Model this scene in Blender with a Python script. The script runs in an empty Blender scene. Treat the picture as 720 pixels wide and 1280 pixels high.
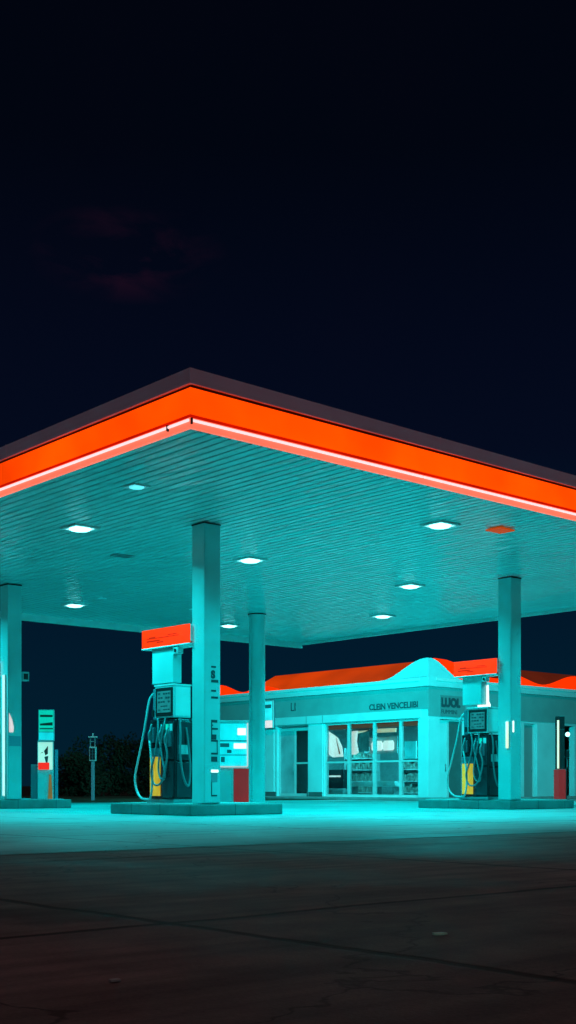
import bpy, bmesh, math, random
from mathutils import Vector, Matrix, noise
random.seed(7)
scn = bpy.context.scene
COL = scn.collection
PI = math.pi
RZ = math.atan2(.662, .749)
A = Vector((math.cos(RZ), math.sin(RZ), 0)); B = Vector((-math.sin(RZ), math.cos(RZ), 0))
N0 = Vector((-1.203, 15.1, 0))            # ground point under the near canopy corner
def W(a, b, z=0): return N0 + A*a + B*b + Vector((0, 0, z))

# ------------------------------------------------------------------ materials
def mat(name, col, rough=.5, metal=0, emit=None, es=1, noise_amt=0, nscale=4, bump=0, bscale=40, spec=.5, rvar=0, coat=0):
    m = bpy.data.materials.new(name); m.use_nodes = True
    nt = m.node_tree; bs = nt.nodes['Principled BSDF']
    bs.inputs['Base Color'].default_value = (*col, 1); bs.inputs['Roughness'].default_value = rough
    bs.inputs['Metallic'].default_value = metal; bs.inputs['Specular IOR Level'].default_value = spec
    bs.inputs['Coat Weight'].default_value = coat
    if emit:
        bs.inputs['Emission Color'].default_value = (*emit, 1); bs.inputs['Emission Strength'].default_value = es
    if noise_amt or rvar or bump:
        tc = nt.nodes.new('ShaderNodeTexCoord')
        nz = nt.nodes.new('ShaderNodeTexNoise'); nz.inputs['Scale'].default_value = nscale; nz.inputs['Detail'].default_value = 6
        nt.links.new(tc.outputs['Object'], nz.inputs['Vector'])
        if noise_amt:
            rp = nt.nodes.new('ShaderNodeValToRGB'); rp.color_ramp.elements[0].position = .3; rp.color_ramp.elements[1].position = .7
            rp.color_ramp.elements[0].color = (*[c*(1-noise_amt) for c in col], 1)
            rp.color_ramp.elements[1].color = (*[min(1, c*(1+noise_amt*.5)) for c in col], 1)
            nt.links.new(nz.outputs['Fac'], rp.inputs['Fac']); nt.links.new(rp.outputs['Color'], bs.inputs['Base Color'])
        if rvar:
            mr = nt.nodes.new('ShaderNodeMapRange'); mr.inputs['To Min'].default_value = max(.05, rough-rvar); mr.inputs['To Max'].default_value = min(1, rough+rvar)
            nt.links.new(nz.outputs['Fac'], mr.inputs['Value']); nt.links.new(mr.outputs['Result'], bs.inputs['Roughness'])
        if bump:
            n2 = nt.nodes.new('ShaderNodeTexNoise'); n2.inputs['Scale'].default_value = bscale; n2.inputs['Detail'].default_value = 4
            nt.links.new(tc.outputs['Object'], n2.inputs['Vector'])
            bp = nt.nodes.new('ShaderNodeBump'); bp.inputs['Strength'].default_value = bump; bp.inputs['Distance'].default_value = .02
            nt.links.new(n2.outputs['Fac'], bp.inputs['Height']); nt.links.new(bp.outputs['Normal'], bs.inputs['Normal'])
    return m
def glassmat(name, tint=(.75, .9, .9), refl=.12):
    m = bpy.data.materials.new(name); m.use_nodes = True; nt = m.node_tree
    for n in list(nt.nodes): nt.nodes.remove(n)
    o = nt.nodes.new('ShaderNodeOutputMaterial'); mx = nt.nodes.new('ShaderNodeMixShader')
    t = nt.nodes.new('ShaderNodeBsdfTransparent'); t.inputs['Color'].default_value = (*tint, 1)
    g = nt.nodes.new('ShaderNodeBsdfGlossy'); g.inputs['Roughness'].default_value = .03
    lw = nt.nodes.new('ShaderNodeLayerWeight'); lw.inputs['Blend'].default_value = .25
    ad = nt.nodes.new('ShaderNodeMath'); ad.operation = 'ADD'; ad.inputs[1].default_value = refl; ad.use_clamp = True
    tc = nt.nodes.new('ShaderNodeTexCoord'); nz = nt.nodes.new('ShaderNodeTexNoise'); nz.inputs['Scale'].default_value = 1.3
    bp = nt.nodes.new('ShaderNodeBump'); bp.inputs['Strength'].default_value = .08; bp.inputs['Distance'].default_value = .1
    nt.links.new(tc.outputs['Object'], nz.inputs['Vector']); nt.links.new(nz.outputs['Fac'], bp.inputs['Height']); nt.links.new(bp.outputs['Normal'], g.inputs['Normal'])
    nt.links.new(lw.outputs['Fresnel'], ad.inputs[0]); nt.links.new(ad.outputs[0], mx.inputs[0])
    nt.links.new(t.outputs[0], mx.inputs[1]); nt.links.new(g.outputs[0], mx.inputs[2]); nt.links.new(mx.outputs[0], o.inputs[0])
    return m
M = {}
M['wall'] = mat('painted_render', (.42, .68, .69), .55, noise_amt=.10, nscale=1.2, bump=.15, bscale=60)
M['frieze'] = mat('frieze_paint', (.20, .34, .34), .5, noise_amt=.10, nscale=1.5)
M['col'] = mat('column_paint', (.36, .60, .60), .32, noise_amt=.12, nscale=1.6, rvar=.12, spec=.7)
M['soffit'] = mat('soffit_metal', (.32, .70, .70), .26, metal=.12, noise_amt=.05, nscale=.5, rvar=.04, spec=.7)
def wavy(m, sc, st, dist):
    nt = m.node_tree; bs = nt.nodes['Principled BSDF']; tc = nt.nodes.new('ShaderNodeTexCoord'); mp = nt.nodes.new('ShaderNodeMapping'); mp.inputs['Scale'].default_value = sc
    nz = nt.nodes.new('ShaderNodeTexNoise'); nz.inputs['Scale'].default_value = 1; nz.inputs['Detail'].default_value = 2; bp = nt.nodes.new('ShaderNodeBump')
    bp.inputs['Strength'].default_value = st; bp.inputs['Distance'].default_value = dist
    nt.links.new(tc.outputs['Object'], mp.inputs['Vector']); nt.links.new(mp.outputs[0], nz.inputs['Vector']); nt.links.new(nz.outputs['Fac'], bp.inputs['Height']); nt.links.new(bp.outputs['Normal'], bs.inputs['Normal'])
wavy(M['soffit'], (5.88, 1.2, 1), .85, .08)
M['trim'] = mat('white_trim', (.75, .75, .74), .4, noise_amt=.06)
M['coping'] = mat('coping_metal', (.92, .62, .78), .5, noise_amt=.08, nscale=1.2)
M['gap'] = mat('dark_gap', (.02, .015, .02), .7)
M['deck'] = mat('roof_deck', (.10, .10, .11), .8, noise_amt=.2)
M['dark'] = mat('dark_panel', (.018, .022, .026), .22, rvar=.1, coat=.5)
M['black'] = mat('black_plastic', (.02, .02, .022), .4, noise_amt=.2)
M['grey'] = mat('grey_metal', (.30, .31, .32), .35, metal=.3, noise_amt=.15)
M['bluegrey'] = mat('boot_plastic', (.12, .17, .2), .35)
M['hosedark'] = mat('dark_hose_rubber', (.16, .20, .21), .28)
M['hose'] = mat('hose_rubber', (.50, .52, .52), .35)
M['kerb'] = mat('kerb_concrete', (.22, .22, .215), .7, noise_amt=.3, nscale=2.5, bump=.3)
M['frame'] = mat('window_frame_metal', (.55, .56, .56), .35, noise_amt=.05)
M['darkdoor'] = mat('dark_door_paint', (.10, .12, .12), .35, noise_amt=.15)
M['glass'] = glassmat('window_glass')
M['letter'] = mat('letter_paint', (.05, .065, .075), .4)
M['inner'] = mat('shop_inner_wall', (.5, .52, .52), .7, noise_amt=.15)
M['innerfloor'] = mat('shop_floor_tile', (.25, .25, .25), .3)
M['shelf'] = mat('shelf_metal', (.45, .46, .46), .5)
M['valance'] = mat('brown_valance', (.25, .09, .05), .6, emit=(.25, .07, .03), es=.5)
M['leaf'] = mat('dark_foliage', (.026, .040, .024), .9, spec=.05, noise_amt=.4, nscale=1)
M['bark'] = mat('bark', (.06, .045, .035), .9, noise_amt=.4, nscale=6)
def emis(name, col, s, nscale=0, amt=.15, base=None):
    m = mat(name, base or (.12, .004, 0), .6, emit=col, es=s, spec=.08); nt = m.node_tree; bs = nt.nodes['Principled BSDF']
    if nscale:
        tc = nt.nodes.new('ShaderNodeTexCoord'); nz = nt.nodes.new('ShaderNodeTexNoise'); nz.inputs['Scale'].default_value = nscale; nz.inputs['Detail'].default_value = 3
        mr = nt.nodes.new('ShaderNodeMapRange'); mr.inputs['From Min'].default_value = .3; mr.inputs['From Max'].default_value = .7
        mr.inputs['To Min'].default_value = s*(1-amt); mr.inputs['To Max'].default_value = s*(1+amt)
        nt.links.new(tc.outputs['Object'], nz.inputs['Vector']); nt.links.new(nz.outputs['Fac'], mr.inputs['Value']); nt.links.new(mr.outputs['Result'], bs.inputs['Emission Strength'])
    return m
M['orange'] = emis('backlit_orange_panel', (1, .055, 0), 1.45, .55, .36)
M['coral'] = emis('light_strip_diffuser', (1, .16, .09), 1.1, 1.5, .1, (.6, .2, .15))
M['tube'] = emis('light_strip_tube', (1, .68, .70), 1.15, 0, 0, (.8, .6, .6))
M['redline'] = emis('dark_red_edge', (.62, .006, 0), 1, 1.2, .35, (.1, .003, .0))
M['signorange'] = emis('backlit_sign_orange', (1, .035, 0), 1.35, 2.5, .12)
M['signmark'] = emis('sign_mark_red', (.5, .010, 0), 1, 0, 0)
M['shoporange'] = emis('shop_fascia_orange', (1, .03, 0), 1.2, .9, .12)
M['rooflit'] = emis('roof_panel_lit_glow', (.52, .036, 0), 1, .35, .35, (.12, .01, .004))  # glow paints the light on the brighter left roof slope
M['roofdim'] = emis('roof_panel_dim_glow', (.085, .010, .003), 1, .7, .2, (.10, .006, .004))  # same roof, painted dimmer for its less lit right side
M['yellow'] = emis('backlit_yellow_panel', (.72, .33, .015), .62, 3, .12, (.5, .4, .05))
M['red'] = emis('backlit_red_panel', (.30, .008, .012), .55, 2, .15, (.3, .03, .03))
M['redbright'] = emis('bright_red_panel', (1, .03, .02), .9, 0, 0)
M['white_e'] = emis('lit_white_panel', (1, .97, .88), 1.1, 0, 0, (.8, .8, .8))
M['cream_e'] = emis('lit_cream_panel', (.85, .8, .5), .9, 0, 0, (.8, .8, .6))
M['pink_e'] = emis('lit_pink_panel', (.9, .5, .5), .8, 0, 0, (.8, .6, .6))
M['cyan_e'] = emis('lit_cyan_panel', (0, .6, .68), .8, 3, .4, (.5, .6, .6))
M['green_e'] = emis('lit_green_panel', (0, .50, .34), .8, 3, .2, (.2, .5, .4))
M['screen'] = emis('display_glow', (.01, .16, .17), .8, 4, .5, (.05, .1, .1))
M['lens'] = emis('lamp_lens', (.32, 1, 1), 4, 0, 0, (.8, .8, .8))

# ------------------------------------------------------------------ mesh helpers
class MB:
    def __init__(s): s.bm = bmesh.new()
    def box(s, x0, x1, y0, y1, z0, z1, bev=0):
        vs = [s.bm.verts.new((x, y, z)) for x in (x0, x1) for y in (y0, y1) for z in (z0, z1)]
        fs = []
        for q in ((0,1,3,2), (4,6,7,5), (0,4,5,1), (2,3,7,6), (0,2,6,4), (1,5,7,3)):
            fs.append(s.bm.faces.new([vs[i] for i in q]))
        if bev:
            es = list({e for f in fs for e in f.edges})
            bmesh.ops.bevel(s.bm, geom=es, offset=bev, segments=2, affect='EDGES', profile=.5)
        return s
    def prism(s, pts, axis, d0, d1):
        """outline pts in the two other axes, extruded along axis from d0 to d1"""
        def mk(p, d):
            return {'x': (d, p[0], p[1]), 'y': (p[0], d, p[1]), 'z': (p[0], p[1], d)}[axis]
        lo = [s.bm.verts.new(mk(p, d0)) for p in pts]; hi = [s.bm.verts.new(mk(p, d1)) for p in pts]
        n = len(pts)
        s.bm.faces.new(lo); s.bm.faces.new(hi[::-1])
        for i in range(n): s.bm.faces.new((lo[i], hi[i], hi[(i+1) % n], lo[(i+1) % n]))
        return s
    def ring(s, x0, y0, x1, y1, t, z0, z1):
        o = [(x0, y0), (x1, y0), (x1, y1), (x0, y1)]; i = [(x0+t, y0+t), (x1-t, y0+t), (x1-t, y1-t), (x0+t, y1-t)]
        V = lambda p, z: s.bm.verts.new((*p, z))
        ol = [V(p, z0) for p in o]; oh = [V(p, z1) for p in o]; il = [V(p, z0) for p in i]; ih = [V(p, z1) for p in i]
        for k in range(4):
            j = (k+1) % 4
            s.bm.faces.new((ol[k], ol[j], oh[j], oh[k])); s.bm.faces.new((il[k], ih[k], ih[j], il[j]))
            s.bm.faces.new((ol[k], il[k], il[j], ol[j])); s.bm.faces.new((oh[k], oh[j], ih[j], ih[k]))
        return s
    def tube(s, pts, r, n=8, smooth=6, r2=None):
        P = [Vector(p) for p in pts]
        if smooth and len(P) > 2:
            Q = []
            for i in range(len(P)-1):
                p0 = P[max(i-1, 0)]; p1 = P[i]; p2 = P[i+1]; p3 = P[min(i+2, len(P)-1)]
                for k in range(smooth):
                    t = k/smooth
                    Q.append(.5*((2*p1)+(-p0+p2)*t+(2*p0-5*p1+4*p2-p3)*t*t+(-p0+3*p1-3*p2+p3)*t**3))
            Q.append(P[-1]); P = Q
        up = None; rings = []
        for i, p in enumerate(P):
            d = (P[min(i+1, len(P)-1)]-P[max(i-1, 0)]).normalized()
            if up is None: up = d.orthogonal().normalized()
            else: up = (up-d*up.dot(d)).normalized()
            sd = d.cross(up); rr = r if r2 is None else r+(r2-r)*i/(len(P)-1)
            rings.append([s.bm.verts.new(p+(up*math.cos(2*PI*k/n)+sd*math.sin(2*PI*k/n))*rr) for k in range(n)])
        for a, b in zip(rings, rings[1:]):
            for k in range(n):
                f = s.bm.faces.new((a[k], a[(k+1) % n], b[(k+1) % n], b[k])); f.smooth = True
        s.bm.faces.new(rings[0][::-1]); s.bm.faces.new(rings[-1])
        return s
    def disc(s, c, prof, n=28):
        """lathe (r,z) profile about a vertical axis at c"""
        rs = []
        for r, z in prof:
            rs.append([s.bm.verts.new((c[0]+r*math.cos(2*PI*k/n), c[1]+r*math.sin(2*PI*k/n), c[2]+z)) for k in range(n)])
        for a, b in zip(rs, rs[1:]):
            for k in range(n): f = s.bm.faces.new((a[k], a[(k+1) % n], b[(k+1) % n], b[k])); f.smooth = True
        s.bm.faces.new(rs[0]); s.bm.faces.new(rs[-1][::-1])
        return s
    def build(s, name, m, parent=None, label=None):
        bmesh.ops.recalc_face_normals(s.bm, faces=s.bm.faces)
        me = bpy.data.meshes.new(name); s.bm.to_mesh(me); s.bm.free()
        me.materials.append(M[m] if isinstance(m, str) else m)
        o = bpy.data.objects.new(name, me); COL.objects.link(o)
        if parent: o.parent = parent
        if label: o['label'] = label
        return o
def thing(name, label, cat, loc, rz=RZ, group=None):
    o = bpy.data.objects.new(name, None); COL.objects.link(o); o.empty_display_size = .2
    o.location = loc; o.rotation_euler = (0, 0, rz); o['label'] = label; o['category'] = cat
    if group: o['group'] = group
    return o
def tag(o, label, cat, group=None):
    o['label'] = label; o['category'] = cat
    if group: o['group'] = group
    return o
def place(o, loc, rz=RZ): o.location = loc; o.rotation_euler = (0, 0, rz); return o
def struct(o, kind='structure'): o['kind'] = kind; return o
def copy_tree(o, parent=None, skip=()):
    c = o.copy(); COL.objects.link(c); c.parent = parent
    for ch in list(o.children):
        if ch.name.split('.')[0] in skip: continue
        copy_tree(ch, c, skip)
    return c
FX = Matrix(((0, 0, -1), (-1, 0, 0), (0, 1, 0)))   # text facing -x
FY = Matrix(((1, 0, 0), (0, 0, -1), (0, 1, 0)))    # text facing -y
def text(body, size, m, parent, loc, facing, name='lettering', depth=.015, sx=1, rot=0, bold=.0):
    cu = bpy.data.curves.new('t', 'FONT'); cu.body = body; cu.size = size; cu.extrude = depth; cu.offset = bold
    ob = bpy.data.objects.new('t', cu); COL.objects.link(ob)
    bpy.context.view_layer.update()
    me = bpy.data.meshes.new_from_object(ob.evaluated_get(bpy.context.evaluated_depsgraph_get()))
    bpy.data.objects.remove(ob); bpy.data.curves.remove(cu)
    mt = Matrix.Translation(loc) @ facing.to_4x4() @ Matrix.Rotation(rot, 4, 'Z') @ Matrix.Diagonal((sx, 1, 1, 1))
    me.transform(mt); me.materials.clear(); me.materials.append(M[m]); me.name = name
    o = bpy.data.objects.new(name, me); COL.objects.link(o); o.parent = parent
    return o

# ------------------------------------------------------------------ ground
def ground_mat(name, base, joints=False, rough=.65, var=.35, spec=.5, period=3.5, edge=False):
    m = bpy.data.materials.new(name); m.use_nodes = True; nt = m.node_tree; bs = nt.nodes['Principled BSDF']; L = nt.links.new
    tc = nt.nodes.new('ShaderNodeTexCoord')
    def nz(sc, det=6, dist=0):
        n = nt.nodes.new('ShaderNodeTexNoise'); n.inputs['Scale'].default_value = sc; n.inputs['Detail'].default_value = det; n.inputs['Distortion'].default_value = dist
        L(tc.outputs['Object'], n.inputs['Vector']); return n
    n1 = nz(.35, 6, .6); n2 = nz(3.5, 8); n3 = nz(90, 4)
    def math_(op, a, b=None, c=None):
        n = nt.nodes.new('ShaderNodeMath'); n.operation = op
        for i, v in enumerate((a, b, c)):
            if v is None: continue
            if isinstance(v, (int, float)): n.inputs[i].default_value = v
            else: L(v, n.inputs[i])
        return n.outputs[0]
    s = math_('MULTIPLY_ADD', n1.outputs['Fac'], 1.1, .0)
    s = math_('MULTIPLY_ADD', n2.outputs['Fac'], .55, s)
    s = math_('MULTIPLY_ADD', n3.outputs['Fac'], .35, s)      # mean ~1.0
    mr = nt.nodes.new('ShaderNodeMapRange'); mr.inputs['From Min'].default_value = .75; mr.inputs['From Max'].default_value = 1.25
    mr.inputs['To Min'].default_value = 1-var; mr.inputs['To Max'].default_value = 1+var; L(s, mr.inputs['Value'])
    # oil stains
    vo = nt.nodes.new('ShaderNodeTexVoronoi'); vo.inputs['Scale'].default_value = .55; L(tc.outputs['Object'], vo.inputs['Vector'])
    wob = math_('MULTIPLY_ADD', n2.outputs['Fac'], .35, vo.outputs['Distance'])
    st = nt.nodes.new('ShaderNodeMapRange'); st.inputs['From Min'].default_value = .28; st.inputs['From Max'].default_value = .40
    st.inputs['To Min'].default_value = .62; st.inputs['To Max'].default_value = 1; L(wob, st.inputs['Value'])
    f = math_('MULTIPLY', mr.outputs['Result'], st.outputs['Result'])
    if joints:
        sp = nt.nodes.new('ShaderNodeSeparateXYZ'); L(tc.outputs['Object'], sp.inputs[0])
        n4 = nz(1.1, 3)
        def line(axis, off, per, w):
            v = math_('ADD', sp.outputs[axis], -off)
            v = math_('MULTIPLY_ADD', n4.outputs['Fac'], .14, v)
            v = math_('ADD', v, -.07)
            v = math_('DIVIDE', v, per)
            fr = math_('FRACT', v); d = math_('SUBTRACT', fr, .5); d = math_('ABSOLUTE', d); d = math_('SUBTRACT', .5, d)
            d = math_('MULTIPLY', d, per)
            q = nt.nodes.new('ShaderNodeMapRange'); q.inputs['From Min'].default_value = w*.5; q.inputs['From Max'].default_value = w*1.3
            L(d, q.inputs['Value']); return q.outputs['Result']
        j = math_('MULTIPLY', line(0, -6.45, period, .03), line(1, -8.45, period, .03))
        jj = math_('MULTIPLY_ADD', j, .82, .18)
        f = math_('MULTIPLY', f, jj)
    if edge:   # light falloff painted as a noisy dark band along the slab's outer edge
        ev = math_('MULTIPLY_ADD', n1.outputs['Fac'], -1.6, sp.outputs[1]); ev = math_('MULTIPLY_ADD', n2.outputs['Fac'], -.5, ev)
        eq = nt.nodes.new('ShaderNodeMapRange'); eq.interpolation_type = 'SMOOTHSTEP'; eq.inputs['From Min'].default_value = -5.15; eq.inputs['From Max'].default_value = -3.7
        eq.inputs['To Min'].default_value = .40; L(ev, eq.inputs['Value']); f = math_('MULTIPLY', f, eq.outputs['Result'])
    # fine cracks
    vc = nt.nodes.new('ShaderNodeTexVoronoi'); vc.feature = 'DISTANCE_TO_EDGE'; vc.inputs['Scale'].default_value = .33
    dv = nt.nodes.new('ShaderNodeVectorMath'); dv.operation = 'ADD'; nn = nz(1.6, 5)
    L(tc.outputs['Object'], dv.inputs[0]); L(nn.outputs['Color'], dv.inputs[1]); L(dv.outputs[0], vc.inputs['Vector'])
    cq = nt.nodes.new('ShaderNodeMapRange'); cq.inputs['From Min'].default_value = .0012; cq.inputs['From Max'].default_value = .0045; cq.inputs['To Min'].default_value = .45
    L(vc.outputs['Distance'], cq.inputs['Value']); f = math_('MULTIPLY', f, cq.outputs['Result'])
    # long scuffs and tyre marks along one direction
    mpg = nt.nodes.new('ShaderNodeMapping'); mpg.inputs['Scale'].default_value = (.35, 5.5, 1); L(tc.outputs['Object'], mpg.inputs['Vector'])
    n5 = nt.nodes.new('ShaderNodeTexNoise'); n5.inputs['Scale'].default_value = 1; n5.inputs['Detail'].default_value = 5; L(mpg.outputs[0], n5.inputs['Vector'])
    tq = nt.nodes.new('ShaderNodeMapRange'); tq.inputs['From Min'].default_value = .42; tq.inputs['From Max'].default_value = .66; tq.inputs['To Min'].default_value = 1.12; tq.inputs['To Max'].default_value = .66 if base[0] < .2 else .82
    L(n5.outputs['Fac'], tq.inputs['Value']); f = math_('MULTIPLY', f, tq.outputs['Result'])
    cm = nt.nodes.new('ShaderNodeVectorMath'); cm.operation = 'SCALE'; cm.inputs[0].default_value = base; L(f, cm.inputs['Scale'])
    L(cm.outputs[0], bs.inputs['Base Color'])
    rr = nt.nodes.new('ShaderNodeMapRange'); rr.inputs['From Min'].default_value = .35; rr.inputs['From Max'].default_value = .65
    rr.inputs['To Min'].default_value = rough-.14; rr.inputs['To Max'].default_value = rough+.12
    L(n1.outputs['Fac'], rr.inputs['Value']); L(rr.outputs['Result'], bs.inputs['Roughness'])
    bs.inputs['Specular IOR Level'].default_value = spec
    bp = nt.nodes.new('ShaderNodeBump'); bp.inputs['Strength'].default_value = .35; bp.inputs['Distance'].default_value = .006
    h = math_('MULTIPLY_ADD', n2.outputs['Fac'], 1.5, n3.outputs['Fac'])
    if joints: h = math_('MULTIPLY_ADD', j, 2.5, h)
    L(h, bp.inputs['Height']); L(bp.outputs['Normal'], bs.inputs['Normal'])
    return m
M['grass'] = ground_mat('dark_grass_field', (.05, .06, .035), False, .9, .5, .2)
M['lot'] = ground_mat('dark_concrete_lot', (.155, .108, .098), True, .70, .60, .10)
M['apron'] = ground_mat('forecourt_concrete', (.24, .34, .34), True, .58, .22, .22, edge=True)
def sheet(name, pts, z, m):
    b = MB(); vs = [b.bm.verts.new((x, y, z)) for x, y in pts]; b.bm.faces.new(vs)
    o = struct(place(b.build(name, m), N0)); return o
sheet('ground', [(-900, -900), (900, -900), (900, 900), (-900, 900)], -.012, 'grass')
sheet('parking_lot', [(-40, -40), (60, -40), (60, 19.2), (-40, 19.2)], -.004, 'lot')
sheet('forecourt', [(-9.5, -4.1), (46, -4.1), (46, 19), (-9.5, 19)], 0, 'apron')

# ------------------------------------------------------------------ canopy
CX, CY, CZ = 16.3, 16.0, 4.9
can = thing('canopy', 'large flat station canopy with glowing orange edge and ribbed teal lit ceiling', 'canopy', N0)
b = MB(); prof = []; x = .04; PITCH = .17
while x < CX-.05:
    prof += [(x, CZ), (x+PITCH-.035, CZ), (x+PITCH-.028, CZ+.022), (x+PITCH-.007, CZ+.022)]; x += PITCH
prof.append((CX-.04, CZ))
lo = [b.bm.verts.new((p[0], .04, p[1])) for p in prof]; hi = [b.bm.verts.new((p[0], CY-.04, p[1])) for p in prof]
for i in range(len(prof)-1): b.bm.faces.new((lo[i], lo[i+1], hi[i+1], hi[i]))
b.build('soffit', 'soffit', can)
MB().box(.10, CX-.10, .10, CY-.10, CZ+.06, CZ+.58).build('deck', 'deck', can)
def side_pair(name, m, off, z0, z1, th):
    # two mitred front runs (along y at x=off, along x at y=off)
    q = MB(); q.prism([(off, off), (off, CY-off), (off+th, CY-off), (off+th, off+th)], 'z', z0, z1); o1 = q.build(name, m, can)
    q = MB(); q.prism([(off, off), (off+th, off+th), (CX-off, off+th), (CX-off, off)], 'z', z0, z1); o2 = q.build(name, m, can)
    return o1, o2
strips = side_pair('light_strip', 'coral', -.01, CZ-.008, CZ+.115, .05)
for k, o in enumerate(strips):
    t = MB()
    if k == 0:
        for y0, y1 in ((.0, .42), (.45, 5.3), (5.33, 10.3), (10.33, CY)):
            t.tube([(-.022, y0, CZ+.082), (-.022, y1, CZ+.082)], .017, 10, 0)
    else:
        for x0, x1 in ((.02, 4.2), (4.23, 9.2), (9.23, CX)):
            t.tube([(x0, -.022, CZ+.082), (x1, -.022, CZ+.082)], .017, 10, 0)
    t.build('light_tube', 'tube', o)
for k, (x, y, dx, dy) in enumerate(((-.040, .42, .040, .022), (.0, -.040, .016, .040))):
    MB().box(x, x+dx, y, y+dy, CZ+.035, CZ+.11).build('strip_clip', 'gap', strips[k])
side_pair('shaded_edge_channel', 'redline', .012, CZ+.115, CZ+.165, .04)  # dark red line, made taller to paint the fascia's dimmer lower edge
side_pair('fascia_panel', 'orange', .02, CZ+.165, CZ+.50, .05)
MB().ring(.05, .05, CX-.05, CY-.05, .04, CZ+.50, CZ+.545).build('shadow_gap', 'gap', can)
cp = MB().ring(.002, .002, CX-.002, CY-.002, .2, CZ+.545, CZ+.735)
for xx in (4.6, 9.3, 13.9):
    cp.box(xx, xx+.02, -.002, .005, CZ+.54, CZ+.74)
for yy in (4.6, 9.3, 13.9):
    cp.box(-.002, .005, yy, yy+.02, CZ+.54, CZ+.74)
cp.build('coping', 'coping', can)
MB().box(.15, CX-.15, .15, CY-.15, CZ+.582, CZ+.62).build('roof_sheet', 'deck', can)
q = MB(); q.box(.04, CX, CY-.04, CY+.05, CZ-.17, CZ+.50); q.box(CX-.04, CX+.03, .04, CY-.045, CZ-.08, CZ+.50)
q.build('rear_beam', 'trim', can)

COLS = [(3.57, 4.30), (11.64, 4.28), (4.2, 12.1), (11.2, 12.05)]
def column(i, base):
    a, bb = COLS[i]
    q = MB()
    if i < 3:
        q.box(a-.17, a+.17, bb-.17, bb+.17, base, CZ-.015, .012)
        q.box(a-.158, a+.158, bb-.1735, bb-.165, base+.02, 2.83); q.box(a-.158, a+.158, bb-.1735, bb-.165, 2.845, CZ-.05)
    else:
        q.disc((a, bb, 0), [(.215, base), (.215, base+.02), (.205, base+.05), (.205, CZ-.07), (.225, CZ-.05), (.225, CZ-.015)], 40)
        q.box(a-.25, a-.205, bb-.03, bb+.03, base, CZ-.1, .008)
    return q.build('column', 'col', can)
cols = [column(0, .2), column(1, .2), column(2, .2), column(3, .0)]
cols[3]['label'] = 'round column with a thin conduit'
for i, o in enumerate(cols):
    a, bb = COLS[i]
    q = MB(); q.ring(a-.176, bb-.176, a+.176, bb+.176, .01, CZ-.035, CZ-.012) if i < 3 else q.disc((a, bb, 0), [(.235, CZ-.03), (.235, CZ-.012)], 32)
    q.build('top_collar', 'gap', o)
# vertical stacked marks on the near column (face towards -y)
a1, b1 = COLS[0]; yf = b1-.1745
mk = cols[0]
text('S', .17, 'letter', mk, (a1-.03, yf, 2.30), FY, depth=.003, bold=.012)
q = MB()
for z, h, w in ((2.47, .03, .10), (2.225, .045, .15), (2.07, .03, .10), (1.955, .035, .14), (1.555, .045, .13), (1.50, .02, .04), (1.435, .03, .14), (1.27, .085, .11), (1.235, .03, .14),
                (1.02, .03, .14), (.90, .085, .13)):
    q.box(a1-.035+.005, a1-.035+.005+w, yf-.003, yf, z, z+h)
q.box(a1-.035+.005, a1-.035+.025, yf-.0031, yf-.0001, 1.32, 1.60)
q.box(a1-.035+.125, a1-.035+.14, yf-.0031, yf-.0001, 1.05, 1.25)
q.box(a1-.035+.005, a1-.035+.022, yf-.0031, yf-.0001, .14+.2, .60)
q.box(a1-.035+.005, a1-.035+.13, yf-.0032, yf-.0002, .32, .345)
q.build('lettering', 'letter', mk)
MB().box(a1-.03, a1+.12, yf-.004, yf, .72, .765).build('sticker', 'white_e', mk)
MB().box(a1-.025, a1+.10, yf-.004, yf, .56, .715).build('sticker', mat('sticker_grey', (.35, .3, .33), .5), mk)

# ceiling lamps ------------------------------------------------------
LAMPS = [(2.12, 5.93, 'brightest ceiling lamp at the left, nearest the left glowing edge', 1),
         (6.18, 6.28, 'ceiling lamp to the right of the nearest column, above its shoulder', 1),
         (6.52, 1.70, 'ceiling lamp nearest the right glowing edge, in front of the far right column', 1),
         (10.8, 6.35, 'ceiling lamp right of centre, middle one of the three in the right row', 1),
         (13.8, 10.1, 'ceiling lamp farthest back on the right, just above the rear canopy edge', 1),
         (6.80, 13.7, 'ceiling lamp at the far left, next to the left column', 1),
         (12.0, 14.2, 'small far ceiling lamp seen between near square column and round column', 1),
         (1.20, 2.90, 'dim ceiling lamp nearest the front corner of the canopy', .6),
         (13.9, 2.2, 'ceiling lamp over the right end of the canopy beyond the picture edge', 1),
         (2.2, 13.2, 'ceiling lamp over the left end of the canopy beyond the picture edge', 1)]
LP = 205
def lamp_geo(root, lens):
    MB().ring(-.24, -.24, .24, .24, .05, -.035, .002).build('lamp_frame', 'trim', root)
    MB().disc((0, 0, 0), [(.185, -.002), (.185, -.035), (.16, -.055), (.09, -.07), (.01, -.075)]).build('lens', lens, root)
dimlens = emis('dim_lamp_lens', (.1, .7, .8), 1.2, 0, 0, (.5, .5, .5))
for i, (a, bb, lab, p) in enumerate(LAMPS):
    r = thing('ceiling_light', lab, 'ceiling light', W(a, bb, CZ), RZ, 'lamps set in the canopy ceiling')
    lamp_geo(r, 'lens' if p == 1 else dimlens)
    if p < 1: r.scale = (.6, .6, .6)
    ld = bpy.data.lights.new('lamp', 'AREA'); ld.shape = 'DISK'; ld.size = .34; ld.energy = LP*p*(1.7 if i == 2 else .85 if i == 0 else 1); ld.color = (0, .93, 1)
    ld.spread = math.radians(146); lo_ = bpy.data.objects.new('lamp', ld); COL.objects.link(lo_); lo_.parent = r; lo_.location = (0, 0, -.085)
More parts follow.
